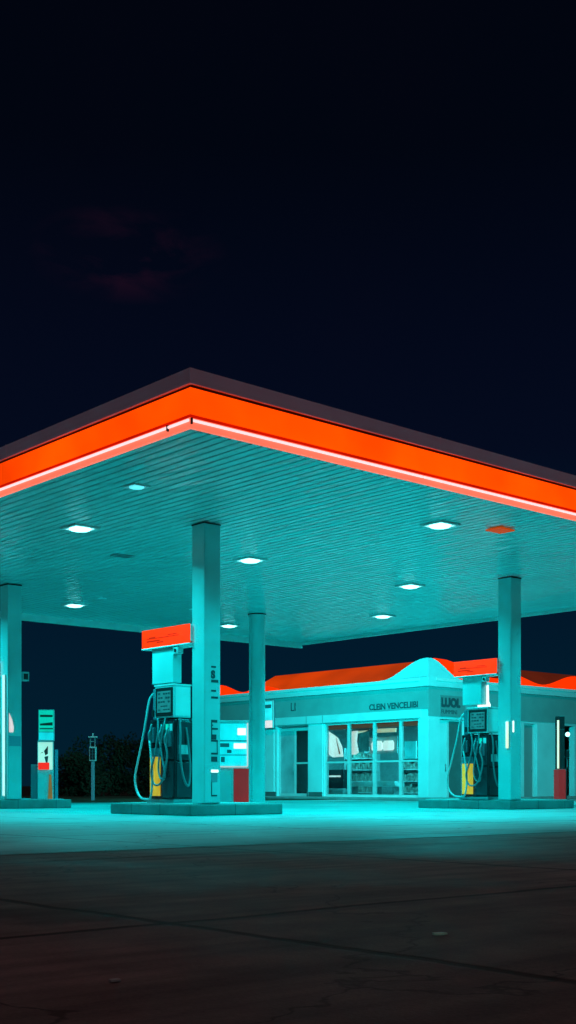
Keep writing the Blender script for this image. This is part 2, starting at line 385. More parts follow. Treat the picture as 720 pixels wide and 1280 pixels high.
# added floodlights, out of view behind the canopy, to brighten the shop front
for a, bb, ta, tb, tz, en, lab in ((16.6, 15.3, 22.3, 19.5, 1.2, 85, 'added fill lamp on the rear canopy corner aimed at the middle of the shop front'),
                           (16.6, 12.6, 22.6, 17.0, 1.2, 40, 'added fill lamp on the rear canopy beam aimed at the shop corner pillar'),
                           (15.2, 16.35, 21.8, 25.0, 1.5, 460, 'added fill lamp on left rear beam aimed at the far end of the shop front'),
                           (16.6, 6.0, 25.0, 16.4, 1.5, 950, 'added fill lamp on the rear canopy beam aimed at the side wall of the shop')):
    p0 = W(a, bb, 5.15); r = thing('added_floodlight', lab, 'added_floodlight', p0, 0, 'added floodlights on the back of the canopy')
    MB().box(-.16, .16, -.11, .11, -.03, .05, .01).build('housing', 'grey', r); MB().box(-.13, .13, -.09, .09, -.045, -.031).build('lens', 'lens', r)  # housing and lens of the added floodlight
    d = W(ta, tb, tz)-p0; r.rotation_euler = (-d).to_track_quat('Z', 'Y').to_euler()
    ld = bpy.data.lights.new('lamp', 'AREA'); ld.shape = 'RECTANGLE'; ld.size = .26; ld.size_y = .18; ld.energy = en; ld.color = (0, .95, 1); ld.spread = math.radians(130)  # light of the added floodlight
    l_ = bpy.data.objects.new('lamp', ld); COL.objects.link(l_); l_.parent = r; l_.location = (0, 0, -.06)
# orange flat panel and a dark vent under the ceiling
r = thing('ceiling_panel', 'small dull orange flat panel hanging under the canopy ceiling near the right column', 'panel', W(7.55, 1.25, CZ-.002))
MB().box(-.20, .20, -.16, .16, -.045, -.02, .006).build('plate', emis('dull_orange_plate', (.5, .06, .004), .85, 0, 0), r)
q = MB(); q.box(-.02, .02, -.02, .02, -.02, 0); q.build('bracket', 'gap', r)
r = thing('ceiling_vent', 'small dark vent in the canopy ceiling left of the nearest column', 'vent', W(4.1, 7.6, CZ-.002))
q = MB(); q.ring(-.2, -.12, .2, .12, .03, -.02, 0)
for k in range(6): q.box(-.165, .165, -.085+k*.03, -.07+k*.03, -.016, -.004)
q.build('vent_grille', 'grey', r)

# ------------------------------------------------------------------ pump islands
def island(i, x0, x1, y0, y1, lab):
    a, bb = COLS[i]
    r = thing('pump_island', lab, 'pump island', W(a, bb), RZ, 'raised pump islands under the canopy')
    MB().box(x0, x1, y0, y1, 0, .185, .018).build('kerb', 'kerb', r)
    MB().box(x0+.12, x1-.12, y0+.12, y1-.12, .18, .2, .004).build('slab', mat('island_slab', (.45, .45, .44), .6, noise_amt=.25, nscale=3), r)
    x = x0+.95
    while x < x1-.3: MB().box(x, x+.008, y0-.001, y0+.02, .0, .183).build('kerb_joint', 'gap', r); x += .95
    y = y0+.85
    while y < y1-.3: MB().box(x0-.001, x0+.02, y, y+.008, 0, .183).build('kerb_joint', 'gap', r); y += .85
    return r
island(0, -.5, 1.52, -.22, 2.15, 'raised concrete island carrying the nearest column and its fuel pump')
island(1, -.23, 2.02, -.2, 2.4, 'raised concrete island under the right column in front of the shop')
island(2, -.9, 1.4, -.22, 2.3, 'raised concrete island at the left edge under the left column')

# ------------------------------------------------------------------ fuel pump
def make_pump(lab):
    r = thing('fuel_pump', lab, 'fuel pump', (0, 0, 0), RZ, 'fuel pumps beside the columns')
    MB().box(-.02, .44, -.02, .78, 0, .06, .006).build('base', 'grey', r)
    cb = MB(); cb.box(.02, .40, .01, .74, .06, 1.44, .012).build('cabinet', 'dark', r)
    q = MB()
    for (y0, y1) in ((.03, .37),):
        q.box(.004, .02, y0, y1, .10, .72, .006); q.box(.004, .02, y0, y1, .76, 1.40, .006)
    q.box(.06, .36, -.004, .01, .10, .70, .004); q.box(.06, .36, -.004, .01, .74, 1.40, .004)
    q.build('door_panel', mat('pump_door', (.035, .05, .058), .25, noise_amt=.3, nscale=3, coat=.5), r)
    # yellow bowed panel
    pts = []
    for k in range(9):
        t = k/8; pts.append((.02-.055*math.sin(PI*t)**.6-.002, .42+.31*t))
    q = MB(); q.prism(pts, 'z', .12, .80); q.build('yellow_panel', 'yellow', r)
    q = MB(); q.prism([(p[0]-.004 if 0 < i < 8 else p[0], p[1]) for i, p in enumerate(pts)], 'z', .80, .95); q.build('boot_panel', 'bluegrey', r)
    # head
    hd = MB().box(.0, .36, .0, .56, 1.47, 2.02, .012).build('head', 'col', r)
    MB().box(-.012, .0, .03, .53, 1.50, 1.99, .004).build('bezel', 'black', hd)
    MB().box(-.018, -.011, .08, .47, 1.56, 1.93).build('screen', 'screen', hd)
    q = MB()
    for k, z in enumerate((1.87, 1.80, 1.73, 1.66, 1.60)):
        for j in range(5):
            if (j+k) % 4 == 3: continue
            q.box(-.0205, -.0182, .10+j*.07, .155+j*.07, z, z+(.03 if k < 3 else .02))
    q.build('readout', 'letter', hd)
    MB().box(.03, .33, -.008, .0, 1.50, 1.99, .003).build('side_panel', 'trim', hd)
    MB().box(-.01, .37, -.012, .575, 2.02, 2.045, .004).build('cap', 'trim', hd)
    MB().box(.10, .26, .18, .30, 1.435, 1.475).build('neck', 'black', r)
    MB().box(-.03, .0, .57, .62, 1.50, 1.62, .004).build('card_slot', 'black', r)
    MB().box(.0145, .0185, .20, .36, 1.26, 1.36).build('grade_label', 'trim', r) if False else MB().box(-.0005, .0035, .05, .13, 1.24, 1.36).build('grade_label', 'trim', r)
    MB().box(-.0005, .0035, .16, .24, 1.24, 1.36).build('grade_label', 'green_e', r)
    MB().box(.10, .32, -.008, -.0045, .84, 1.0).build('warning_label', 'frame', r)
    q = MB(); q.box(.08, .28, .60, .74, 1.44, 2.0, .02); q.build('hose_mast', 'bluegrey', r)
    # nozzles
    for (y, z) in ((.60, 1.18), (.30, 1.16), (.13, 1.10)):
        q = MB(); q.box(-.045, .015, y-.055, y+.055, z-.13, z+.13, .012); nb = q.build('nozzle_holder', 'bluegrey', r)
        q = MB(); q.tube([(-.06, y, z+.10), (-.10, y, z+.02), (-.085, y, z-.10)], .02, 8, 4); q.tube([(-.06, y, z+.10), (-.05, y, z+.16), (-.03, y, z+.19)], .026, 8, 4, .012)
        q.box(-.085, -.05, y-.012, y+.012, z-.08, z+.08); q.build('nozzle', 'grey', nb)
    # hoses
    for pts, rad in (
        ([(.12, .74, 1.93), (.05, .80, 1.80), (0, .86, 1.35), (-.03, .99, .85), (-.05, 1.09, .48), (-.05, 1.06, .25), (-.06, .92, .10), (-.07, .72, .06), (-.09, .55, .12), (-.10, .50, .55), (-.085, .60, 1.08)], .017),
        ([(-.02, .44, 1.46), (-.08, .36, 1.2), (-.10, .42, .85), (-.12, .50, .55), (-.12, .42, .33), (-.12, .24, .33), (-.12, .12, .5), (-.10, .06, .8), (-.09, .12, 1.0)], .016),
        ([(-.02, .22, 1.46), (-.09, .19, 1.25), (-.10, .27, .9), (-.11, .30, .6), (-.12, .22, .42), (-.12, .10, .45), (-.11, .20, .8), (-.085, .30, 1.06)], .014),
        ([(.10, -.02, 1.46), (.08, -.08, 1.2), (.06, -.10, .8), (.12, -.12, .42), (.22, -.12, .3), (.28, -.09, .6), (.27, -.05, 1.0), (.25, -.01, 1.3)], .016)):
        MB().tube(pts, rad*1.2, 8, 8).build('hose', 'hose' if rad > .0165 else 'hosedark', r)
    MB().tube([(.38, -.02, 1.46), (.40, -.05, 1.2), (.39, -.02, .95)], .012, 8, 6).build('hose', 'hose', r)
    return r
p1 = make_pump('dark fuel pump with yellow panel and looping hoses beside the nearest column')
p1.location = W(COLS[0][0]-.2, COLS[0][1]+.64, .2)
p3 = copy_tree(p1); p3.location = W(COLS[1][0]-.2, COLS[1][1]+.42, .2)
p3['label'] = 'dark fuel pump with white card on top, in front of the shop at right'
p3.scale = (1, 1, .97)
p4 = copy_tree(p1); p4.location = W(COLS[2][0]-.2, COLS[2][1]+.64, .2)
p4['label'] = 'fuel pump half cut off by the left picture edge behind the left column'
# white card on pump 3
q = MB(); q.prism([(.0, 0), (.34, 0), (.34, .10), (.27, .16), (.26, .40), (.05, .48), (.04, .12), (.0, .06)], 'x', -.012, .012)
c = q.build('topper_card', 'white_e')
tag(place(c, W(COLS[1][0]+.0, COLS[1][1]+.52, .2+1.985)), 'pale folded card standing on top of the right fuel pump', 'card')
MB().prism([(.12, .20), (.20, .20), (.20, .34), (.10, .36)], 'x', -.016, -.0125).build('card_print', 'cyan_e', c)
# ------------------------------------------------------------------ orange beam signs
def make_sign(lab):
    r = thing('lane_sign', lab, 'sign', (0, 0, 0), RZ, 'orange lane signs on posts beside the columns')
    MB().box(.0, .34, .0, 1.395, 2.93, 3.22, .006).build('sign_box', 'trim', r)
    f = MB().box(-.022, -.002, .0, 1.395, 2.905, 3.225, .004).build('sign_face', 'signorange', r)
    q = MB()
    rr = random.Random(3)
    q.box(-.0245, -.0222, .30, 1.25, 3.055, 3.068); q.box(-.0245, -.0222, .85, 1.25, 3.005, 3.03)
    q.box(-.0245, -.0222, .75, .95, 2.975, 2.995); q.box(-.0245, -.0222, .35, .62, 3.085, 3.10); q.box(-.0245, -.0222, .98, 1.18, 3.07, 3.09)
    q.build('lettering', 'signmark', f)
    q = MB(); q.ring(-.03, -.005, .345, 1.40, .008, 2.885, 2.905); q.box(-.02, .34, .005, 1.39, 2.886, 2.904)
    q.build('lower_ledge', 'trim', r)
    MB().box(.02, .20, .52, 1.14, 2.27, 2.884, .008).build('post', 'col', r)
    cm = MB(); cm.box(-.02, .10, .33, .47, 2.75, 2.86, .01); cm.box(.02, .05, .38, .42, 2.86, 2.884); cm = cm.build('camera_box', 'frame', r)
    MB().disc((.0, 0, 0), [(.03, 0), (.028, .01)], 14).build('camera_lens', 'black', cm)
    for ch in cm.children:
        ch.rotation_euler = (0, -PI/2, 0); ch.location = (-.022, .40, 2.805)
    return r
s1 = make_sign('orange lit lane sign on a post between nearest column and its fuel pump')
s1.location = W(COLS[0][0]-.2, COLS[0][1]+.172, 0)
s3 = copy_tree(s1); s3.location = W(COLS[1][0]-.2, COLS[1][1]+.172, -.03); s3.scale = (1, .85, 1)
s3['label'] = 'orange lit lane sign left of the right column in front of the shop'
s4 = copy_tree(s1); s4.location = W(COLS[2][0]-.2, COLS[2][1]+.172, 0)
s4['label'] = 'lane sign mostly cut off by the left picture edge'

# strip lights on columns
def strip(lab, a, bb, z0, z1, m, w=.05):
    r = thing('strip_light', lab, 'strip light', W(a, bb, z0), RZ)
    MB().box(-.004, .02, -.6*w, .6*w, 0, z1-z0).build('mount', 'trim', r)
    q = MB(); q.tube([(-.018, 0, .03), (-.018, 0, z1-z0-.02)], w*.5, 10, 0); q.build('tube', m, r)
    return r
strip('short pale yellow strip light on the left face of the right column', COLS[1][0]-.192, COLS[1][1]-.10, 1.26, 1.86, 'cream_e', .06)
q = MB(); q.box(-.005, .0, -.02, .02, 0, .25)
MB  # keep
strip('tall white strip light on the left column at the picture edge', COLS[2][0]-.192, COLS[2][1]-.06, .25, 2.92, emis('pale_tube', (.55, .85, .80), .9, 0, 0, (.8, .8, .8)), .06)
# small white tag on the corner of right column
o = MB().box(-.02, .02, -.012, 0, 0, .24, .003).build('reflector_plate', 'white_e'); tag(place(o, W(COLS[1][0]-.10, COLS[1][1]-.1745, 1.62)), 'small white plate on the front edge of the right column', 'plate')
# pinkish pennant and grey band on left column
r = thing('wall_poster', 'small pinkish curved leaflet fixed to the left column', 'leaflet', W(COLS[2][0]-.14, COLS[2][1]-.177, 1.66))
MB().prism([(0, 0), (.10, 0), (.11, .12), (.07, .28), (0, .42)], 'y', -.006, 0).build('sheet', 'pink_e', r)
o = MB().box(0, .28, -.006, 0, 0, .22).build('notice_plate', mat('notice_blue', (.22, .30, .36), .4)); tag(place(o, W(COLS[2][0]-.14, COLS[2][1]-.177, 1.36)), 'grey blue notice plate across the left column', 'notice')
# camera on left column right side
r = thing('security_camera', 'small boxy security camera on the right side of the left column', 'camera', W(COLS[2][0]+.175, COLS[2][1]-.05, 2.80))
MB().box(0, .04, -.03, .03, .05, .11).build('bracket', 'frame', r)
MB().box(.04, .20, -.09, .06, 0, .2, .012).build('housing', 'frame', r)
MB().box(.06, .17, -.096, -.09, .03, .16, .004).build('lens_plate', 'black', r)

# ------------------------------------------------------------------ payment terminal on the left island
k4 = W(COLS[2][0]+.88, COLS[2][1]+.35, .2)
RT = math.radians(8)
r = thing('payment_terminal', 'tall payment terminal with green price board and red band on the left island', 'payment terminal', k4, RT)
r.scale = (.8, 1, 1)
MB().box(-.02, .42, 0, .3, 0, 1.30, .01).build('pedestal', 'col', r)
MB().box(-.21, -.03, .03, .27, 0, .78, .008).build('side_bin', 'bluegrey', r)
hd = MB().box(.0, .44, .02, .24, 1.31, 2.02, .006).build('price_board', 'frame', r)
MB().box(.02, .42, .005, .02, 1.52, 2.0).build('board_face', 'green_e', hd)
q = MB(); q.box(.05, .40, -.0, .005, 1.85, 1.90)
q.prism([(.05, 1.66), (.40, 1.66), (.40, 1.735), (.05, 1.70)], 'y', 0, .005); q.box(.04, .41, 0, .005, 1.575, 1.60); q.build('price_row', mat('price_row_brown', (.10, .05, .03), .5), hd)
MB().box(.02, .42, .004, .02, 1.335, 1.50).build('lower_row', 'cyan_e', hd)
pp = MB().box(.0, .40, -.02, .0, .66, 1.28).build('poster', emis('pale_poster', (.35, .62, .52), .9, 0, 0, (.5, .6, .5)), r)
q = MB(); q.prism([(.16, 1.08), (.27, 1.2), (.27, 1.02), (.20, .98)], 'y', -.024, -.0205); q.build('poster_mark', mat('dull_red', (.3, .03, .03), .5), pp)
q = MB(); q.prism([(.17, .95), (.28, .97), (.26, .82), (.22, .80)], 'y', -.024, -.0205); q.prism([(.05, 1.03), (.13, 1.06), (.13, 1.04)], 'y', -.024, -.0205); q.build('poster_mark', 'letter', pp)
MB().box(.0, .31, -.045, -.022, .66, .82, .01).build('red_band', 'redbright', r)
MB().prism([(.27, 0), (.40, 0), (.36, .55), (.31, .55)], 'y', -.03, -.002).build('wood_brace', emis('orange_brown_strip', (.28, .09, .02), .6, 2, .3, (.3, .12, .04)), r)
o = MB(); o.box(-.035, .035, -.035, .035, 0, 1.12, .008); o = o.build('marker_post', mat('blue_post', (.15, .33, .45), .4, noise_amt=.2)); tag(place(o, (-5.27, 28.0, .2), RT), 'thin blue post right of the payment terminal on the left island', 'post')

# ------------------------------------------------------------------ call post on the grass
r = thing('call_post', 'slim post with small screen box and flat cap standing on dark grass', 'call post', (-6.66, 42.0, -.01), 0)
MB().box(-.055, .055, -.05, .05, 0, 1.34, .008).build('pole', mat('post_paint', (.22, .30, .36), .4), r)
bx = MB().box(-.115, .115, -.08, .07, 1.345, 1.84, .01).build('screen_box', 'frame', r)
bs_ = MB().box(-.085, .085, -.09, -.08, 1.39, 1.79).build('screen', 'dark', bx)
q = MB(); q.box(-.075, .075, -.092, -.0903, 1.58, 1.592); q.box(-.075, .075, -.092, -.0903, 1.68, 1.69); q.box(-.075, .075, -.092, -.0903, 1.48, 1.49); q.box(-.006, .006, -.0915, -.0902, 1.40, 1.78); q.build('screen_grid', 'bluegrey', bs_)
q = MB(); q.box(-.10, -.07, -.03, .03, 1.841, 2.14); q.box(.05, .09, -.03, .03, 1.841, 2.14); q.box(-.1, .09, -.02, .02, 2.0, 2.03); q.build('mast', 'grey', r)
q = MB(); q.box(-.15, .15, -.08, .08, 2.141, 2.19, .01); q.box(-.02, .02, -.02, .02, 2.19, 2.30); q.build('cap', 'frame', r)

# ------------------------------------------------------------------ drinks cabinet by the round column
r = thing('vending_cabinet', 'vending cabinet with lit window and dark red lower door left of round column', 'vending machine', W(COLS[3][0]-.28+.13, COLS[3][1]+1.62-.12, 0), math.radians(6))
MB().box(0, .88, 0, .55, .02, 2.22, .012).build('cabinet', 'col', r)
MB().box(-.12, -.01, .1, .5, .0, 2.5, .008).build('side_post', 'darkdoor', r)
w = MB().box(.06, .84, -.03, -.002, 1.02, 2.14, .006).build('display_window', 'cyan_e', r)
q = MB(); q.box(.56, .78, -.036, -.031, 1.84, 2.02); q.box(.46, .79, -.036, -.031, 1.48, 1.62); q.build('lit_product', 'white_e', w)
q = MB(); q.box(.08, .80, -.038, -.0305, 1.67, 1.70); q.box(.08, .80, -.038, -.0305, 1.30, 1.32); q.box(.10, .34, -.037, -.031, 1.52, 1.62); q.box(.12, .22, -.037, -.031, 1.12, 1.26); q.box(.28, .40, -.037, -.031, 1.36, 1.45); q.build('shelf', 'bluegrey', w)
q = MB(); q.box(.81, .84, -.05, -.031, 1.0, 2.16); q.box(.06, .81, -.05, -.031, .985, 1.01); q.build('window_trim', emis('trim_glow', (.6, .8, .8), .9), w)
MB().box(.05, .44, -.02, -.002, .06, .95, .004).build('lower_panel', 'frame', r)
MB().box(.46, .86, -.02, -.002, .06, .95, .004).build('red_door', 'red', r)

# slim machine on the right island
r = thing('air_pump', 'slim dark machine with red base and round lamp on the right island', 'air machine', W(COLS[1][0]+1.80, COLS[1][1]+.05, .2), math.radians(15))
MB().box(.0, .17, 0, .25, 0, .66, .008).build('base_box', 'red', r)
MB().box(.03, .15, .02, .24, .665, 1.55, .006).build('body', mat('maroon_panel', (.10, .03, .03), .4), r)
MB().box(.03, .15, .02, .24, 1.553, 1.84, .006).build('top_box', 'black', r)
MB().box(-.012, .025, .04, .06, .68, 1.75).build('edge_light', 'cream_e', r)
MB().box(.172, .21, .03, .22, 0, .62).build('side_plate', 'black', r)
ar = MB(); ar.tube([(.15, .1, 1.42), (.24, .08, 1.44)], .014, 8, 0); ar.tube([(.15, .1, .95), (.24, .1, .92), (.25, .1, .7)], .014, 8, 4); ar = ar.build('arm', 'grey', r)
q = MB(); q.disc((.25, .07, 1.44), [(.01, -.05), (.038, -.035), (.05, 0), (.038, .035), (.01, .05)], 16); q.build('lamp_globe', 'lens', ar)
MB().box(.20, .29, .05, .14, .92, 1.10, .02).build('handset', 'black', r)

# ------------------------------------------------------------------ shop
C0 = Vector((4.78, 42.0, 0))
sh = thing('shop', 'white station shop with wavy orange roof edge and curved corner gable', 'shop', C0)
LY, LX = 12.2, 17.0
GZ = .09
def ab(n, *boxes, m='wall', parent=None, bev=0, label=None):
    q = MB()
    for bb in boxes: q.box(*bb, bev)
    return q.build(n, m, parent or sh, label)
# pavement round the shop
o = MB().box(-1.6, LX+1, -1.6, LY+.5, 0.001, GZ, .02).build('pavement', 'kerb'); struct(place(o, C0))
T = .25
ab('wall',
   (0, T, 5.19, 6.08, GZ, 2.8), (0, T, 7.88, LY, GZ, 2.8),                 # front piers
   (0, T, T, LY, 2.801, 3.9),                                              # front upper wall
   (T+.001, T+.6, 6.0, 6.08, GZ, 2.8), (T+.001, T+.6, 7.88, 7.96, GZ, 2.8), (T+.001, T+.6, 6.081, 7.879, 2.72, 2.8),
   (1.92, 5.27, 0, T, GZ, 2.8), (5.94, 7.2, 0, T, GZ, 2.8), (8.4, LX, 0, T, GZ, 2.8), (7.2, 8.4, .5, .5+T, GZ, 2.8),
   (0, LX, 0, T-.001, 2.801, 3.9),
   (T, LX, LY-T, LY, GZ, 3.9), (LX-T, LX, T, LY-T-.001, GZ, 3.9))
ab('pillar', (-.03, .57, -.03, .44, GZ, 2.86), bev=.01)
ab('pillar', (-.025, .1, 5.25, 6.0, GZ, 2.82), bev=.01)
ab('pillar', (5.98, 7.18, -.05, .05, GZ, 2.82), bev=.01)
ab('pillar', (-.03, .05, 8.02, 8.5, GZ, 2.70), bev=.01)
# cornice and lintel, frieze
q = MB(); q.prism([(-.09, -.09), (-.09, LY), (0, LY), (0, 0)], 'z', 3.9, 4.2); q.prism([(-.09, -.09), (0, 0), (LX, 0), (LX, -.09)], 'z', 3.9, 4.2)
q.prism([(0, 0), (0, LY), (.25, LY), (.25, .25)], 'z', 3.903, 4.197); q.prism([(0, 0), (.25, .25), (LX, .25), (LX, 0)], 'z', 3.903, 4.197)
q.build('cornice', 'wall', sh)
ab('lintel', (-.06, -.002, 2.85, LY, 2.83, 3.12), (-.06, -.002, .3, 2.849, 2.83, 3.12), bev=.006)
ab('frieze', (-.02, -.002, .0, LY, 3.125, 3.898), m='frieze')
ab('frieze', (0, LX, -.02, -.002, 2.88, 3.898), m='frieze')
# arched corner gable
def arch(L, n=22, top=.66): return [(L*k/n, 4.2+top*(.5+.5*math.cos(PI*k/n))) for k in range(n+1)]
q = MB(); pts = arch(2.25)
q.prism([(0, 4.198)] + [(y, z) for y, z in pts[:-1]] + [(2.25, 4.199)], 'x', -.07, .12)
pts = arch(1.75); q.prism([(.121, 4.198)] + [(max(y, .121), z) for y, z in pts[:-1] if y == 0 or y > .121] + [(1.75, 4.199)], 'y', -.07, .12)
q.box(-.0695, .12, -.0695, -.0005, 4.1985, 4.859)
q.build('gable', 'wall', sh)
q = MB()
for k in range(22):
    pass
# roof slopes
RI, RTOP = 1.15, 4.93
def quadmesh(name, m, quads, label=None):
    q = MB()
    for f in quads: q.bm.faces.new([q.bm.verts.new(p) for p in f])
    return q.build(name, m, sh, label)
E = .015
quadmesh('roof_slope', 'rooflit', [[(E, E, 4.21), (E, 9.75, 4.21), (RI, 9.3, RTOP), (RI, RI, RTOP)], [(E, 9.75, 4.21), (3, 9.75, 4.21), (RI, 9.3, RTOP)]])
quadmesh('roof_slope', 'roofdim', [[(E, E, 4.21), (RI, RI, RTOP), (LX-RI, RI, RTOP), (LX, E, 4.21)]], 'roof slope over the right side, painted dim as if less lit')
quadmesh('roof_top', 'deck', [[(RI, RI, RTOP), (RI, 9.3, RTOP), (LX-RI, 9.3, RTOP), (LX-RI, RI, RTOP)], [(.2, .2, 4.19), (.2, LY, 4.19), (LX, LY, 4.19), (LX, .2, 4.19)]])
# wavy orange fascia
def spline(pts, n=8):
    out = []
    for i in range(len(pts)-1):
        (x0, z0), (x1, z1) = pts[i], pts[i+1]
        for k in range(n):
            t = k/n; out.append((x0+(x1-x0)*t, z0+(z1-z0)*(t*t*(3-2*t))))
    return out+[pts[-1]]
top = spline([(7.3, 4.21), (8.7, 4.42), (9.8, 4.24), (11.4, 4.62), (LY, 4.78)])
MB().prism(top+[(LY, 4.2025), (7.3, 4.2025)], 'x', -.10, -.02).build('fascia', 'shoporange', sh)
top = spline([(1.2, 4.66), (2.6, 4.42), (3.6, 4.36), (4.6, 4.56), (6.3, 4.28), (8.4, 4.72), (10.5, 4.3), (12.5, 4.7), (14.6, 4.3), (LX, 4.72)])
MB().prism([(x, z) for x, z in top]+[(LX, 4.2025), (1.2, 4.2025)], 'y', -.045, .0).build('fascia', 'shoporange', sh)
# raised orange shell behind the gable
q = MB(); q.prism([(.0, 4.2), (.0, 4.85), (.5, 4.9), (1.1, 4.88), (2.0, 4.72), (2.5, 4.45), (2.5, 4.2)], 'y', .13, .17)
q.build('gable_shell', 'shoporange', sh)
# large front window
def window(y0, y1, z0, z1, ys, zm, name='window'):
    fr = MB(); w = .06
    fr.box(.06, .16, y0, y1, z0, z0+w); fr.box(.06, .16, y0, y1, z1-w, z1)
    fr.box(.06, .16, y0, y0+w, z0+w, z1-w); fr.box(.06, .16, y1-w, y1, z0+w, z1-w)
    for y in ys: fr.box(.055, .165, y-.055, y+.055, z0+w, z1-w)
    yy = [y0+w]+sum(([y-.055, y+.055] for y in ys), [])+[y1-w]
    for a, c in zip(yy[::2], yy[1::2]): fr.box(.062, .158, a, c, zm-.03, zm+.03)
    f = fr.build(name, 'frame', sh)
    MB().box(.105, .115, y0+w, y1-w, z0+w, z1-w).build('pane', 'glass', f)
    return f
wn = window(.44, 5.19, GZ+.03, 2.8, (1.35, 2.64, 3.95), 1.36)
MB().box(-.02, .2, .44, 5.19, GZ, GZ+.03).build('sill', 'trim', wn)
MB().box(.17, .2, .5, 5.13, 2.58, 2.80).build('valance', 'valance', wn)
# recessed double door
dr = MB(); X0 = .12
for (y0, y1, z0, z1) in ((6.1, 6.16, GZ, 2.7), (7.8, 7.86, GZ, 2.7), (6.9, 7.0, GZ, 2.60), (6.16, 7.8, 2.60, 2.7), (6.16, 6.9, 1.33, 1.39), (6.16, 6.9, GZ, .2), (7.0, 7.8, GZ, .2)):
    dr.box(X0, X0+.08, y0, y1, z0, z1)
dr = dr.build('door', 'frame', sh)
MB().box(X0+.03, X0+.04, 6.16, 6.9, .2, 2.6).build('pane', glassmat('dark_door_glass', (.25, .32, .32), .10), dr)
MB().box(X0+.02, X0+.05, 7.0, 7.8, .2, 2.6).build('panel', mat('frosted_door_panel', (.35, .42, .44), .3, noise_amt=.3, nscale=1.5), dr)
MB().tube([(X0-.05, 6.98, .95), (X0-.05, 6.98, 1.35)], .018, 8, 0).build('handle', 'grey', dr)
# gutter, joints, downpipe and wall lamps' conduit
ab('gutter', (-.115, -.0905, .3, LY, 4.10, 4.195), m='trim'); ab('gutter', (.3, LX, -.115, -.0905, 4.10, 4.195), m='trim')
MB().tube([(-.10, 8.72, 4.12), (-.10, 8.72, 3.9), (-.055, 8.72, 3.2), (-.055, 8.72, GZ)], .04, 8, 3).build('downpipe', 'col', sh)
ab('plinth', (-.05, -.002, 6.06, 6.1, GZ, GZ+.18), (-.05, -.002, 7.9, LY, GZ+.001, GZ+.17), (-.045, -.027, 5.25, 6.0, GZ, GZ+.17), m='darkdoor')
for y in (5.2, 6.1, 7.9, 9.9): ab('wall_joint', (-.0645, -.06, y, y+.018, 2.84, 3.115), m='darkdoor')
ab('wall_joint', (-.0745, -.07, .0, 2.2, 4.215, 4.23), m='frieze')
# side doors on right facade
def sdoor(x0, x1, mm, lab, split=None):
    d = MB(); d.box(x0, x0+.05, .08, .16, GZ, 2.8); d.box(x1-.05, x1, .08, .16, GZ, 2.8); d.box(x0+.05, x1-.05, .08, .16, 2.74, 2.8)
    d = d.build('door', 'frame', sh, lab)
    MB().box(x0+.05, x1-.05, .10, .14, GZ, 2.74).build('leaf', mm, d)
    MB().tube([(x1-.14, .05, 1.0), (x1-.14, .05, 1.25)], .015, 8, 0).build('handle', 'grey', d)
sdoor(.571, 1.11, 'wall', 'narrow pale door next to corner pillar')
sdoor(1.111, 1.919, 'darkdoor', 'dark door behind the right pump')
sdoor(5.271, 5.939, mat('teal_door_paint', (.25, .27, .27), .4), 'grey door right of the right column')
# signs
text('CLEIN VENCELIIBI', .30, 'letter', sh, (-.022, 2.80, 3.20), FX, 'sign_lettering', .01, 1.0, 0, .006)
text('LI', .46, 'letter', sh, (-.022, 7.05, 3.36), FX, 'sign_lettering', .01, .95)
sg = ab('sign_board', (.60, 1.90, -.045, -.021, 2.90, 3.62), m=mat('sign_board_teal', (.2, .22, .22), .5))
text('LUOI.', .40, 'letter', sg, (.62, -.046, 3.24), FY, 'sign_lettering', .008, 1.0, 0, .03)
text('FUMMINI', .20, 'letter', sg, (.62, -.046, 2.99), FY, 'sign_lettering', .008, 1.05)
ab('wall_poster_case', (-.10, -.062, 7.90, 8.65, 2.72, 3.85), m='bluegrey')
# lit poster case left of door
r = thing('poster_case', 'lit poster case with pink white lower band above left end of shop front', 'poster case', C0)
MB().box(-.16, -.105, 7.92, 8.63, 2.74, 3.82, .006).build('case', 'frame', r)
MB().box(-.166, -.161, 7.98, 8.60, 3.05, 3.78).build('poster', 'cyan_e', r)
MB().box(-.168, -.161, 7.96, 8.62, 2.76, 3.04).build('lower_band', 'pink_e', r)
MB().box(-.169, -.1665, 8.02, 8.55, 3.52, 3.66).build('poster_print', 'bluegrey', r)

# shop interior ------------------------------------------------------
ab('floor_slab', (T+.01, LX-T-.01, T+.01, LY-T-.01, GZ-.05, GZ+.01), m='innerfloor')
ab('inner_ceiling', (T+.61, LX-T-.01, T+.01, LY-T-.01, 3.0, 3.06), (T+.01, T+.60, T+.01, 5.98, 3.0, 3.06), m='wall')
ab('inner_wall', (6.0, 6.1, T+.01, 9.0, GZ+.01, 3.0), (T+.61, 6.0, 9.0, 9.1, GZ+.01, 3.0), m='inner')
def inth(name, lab, cat, x, y, z=GZ+.011, group=None): return thing(name, lab, cat, C0+A*x+B*(y+(1.13*x if x < 1.2 else 0))+Vector((0, 0, z)), RZ, group)
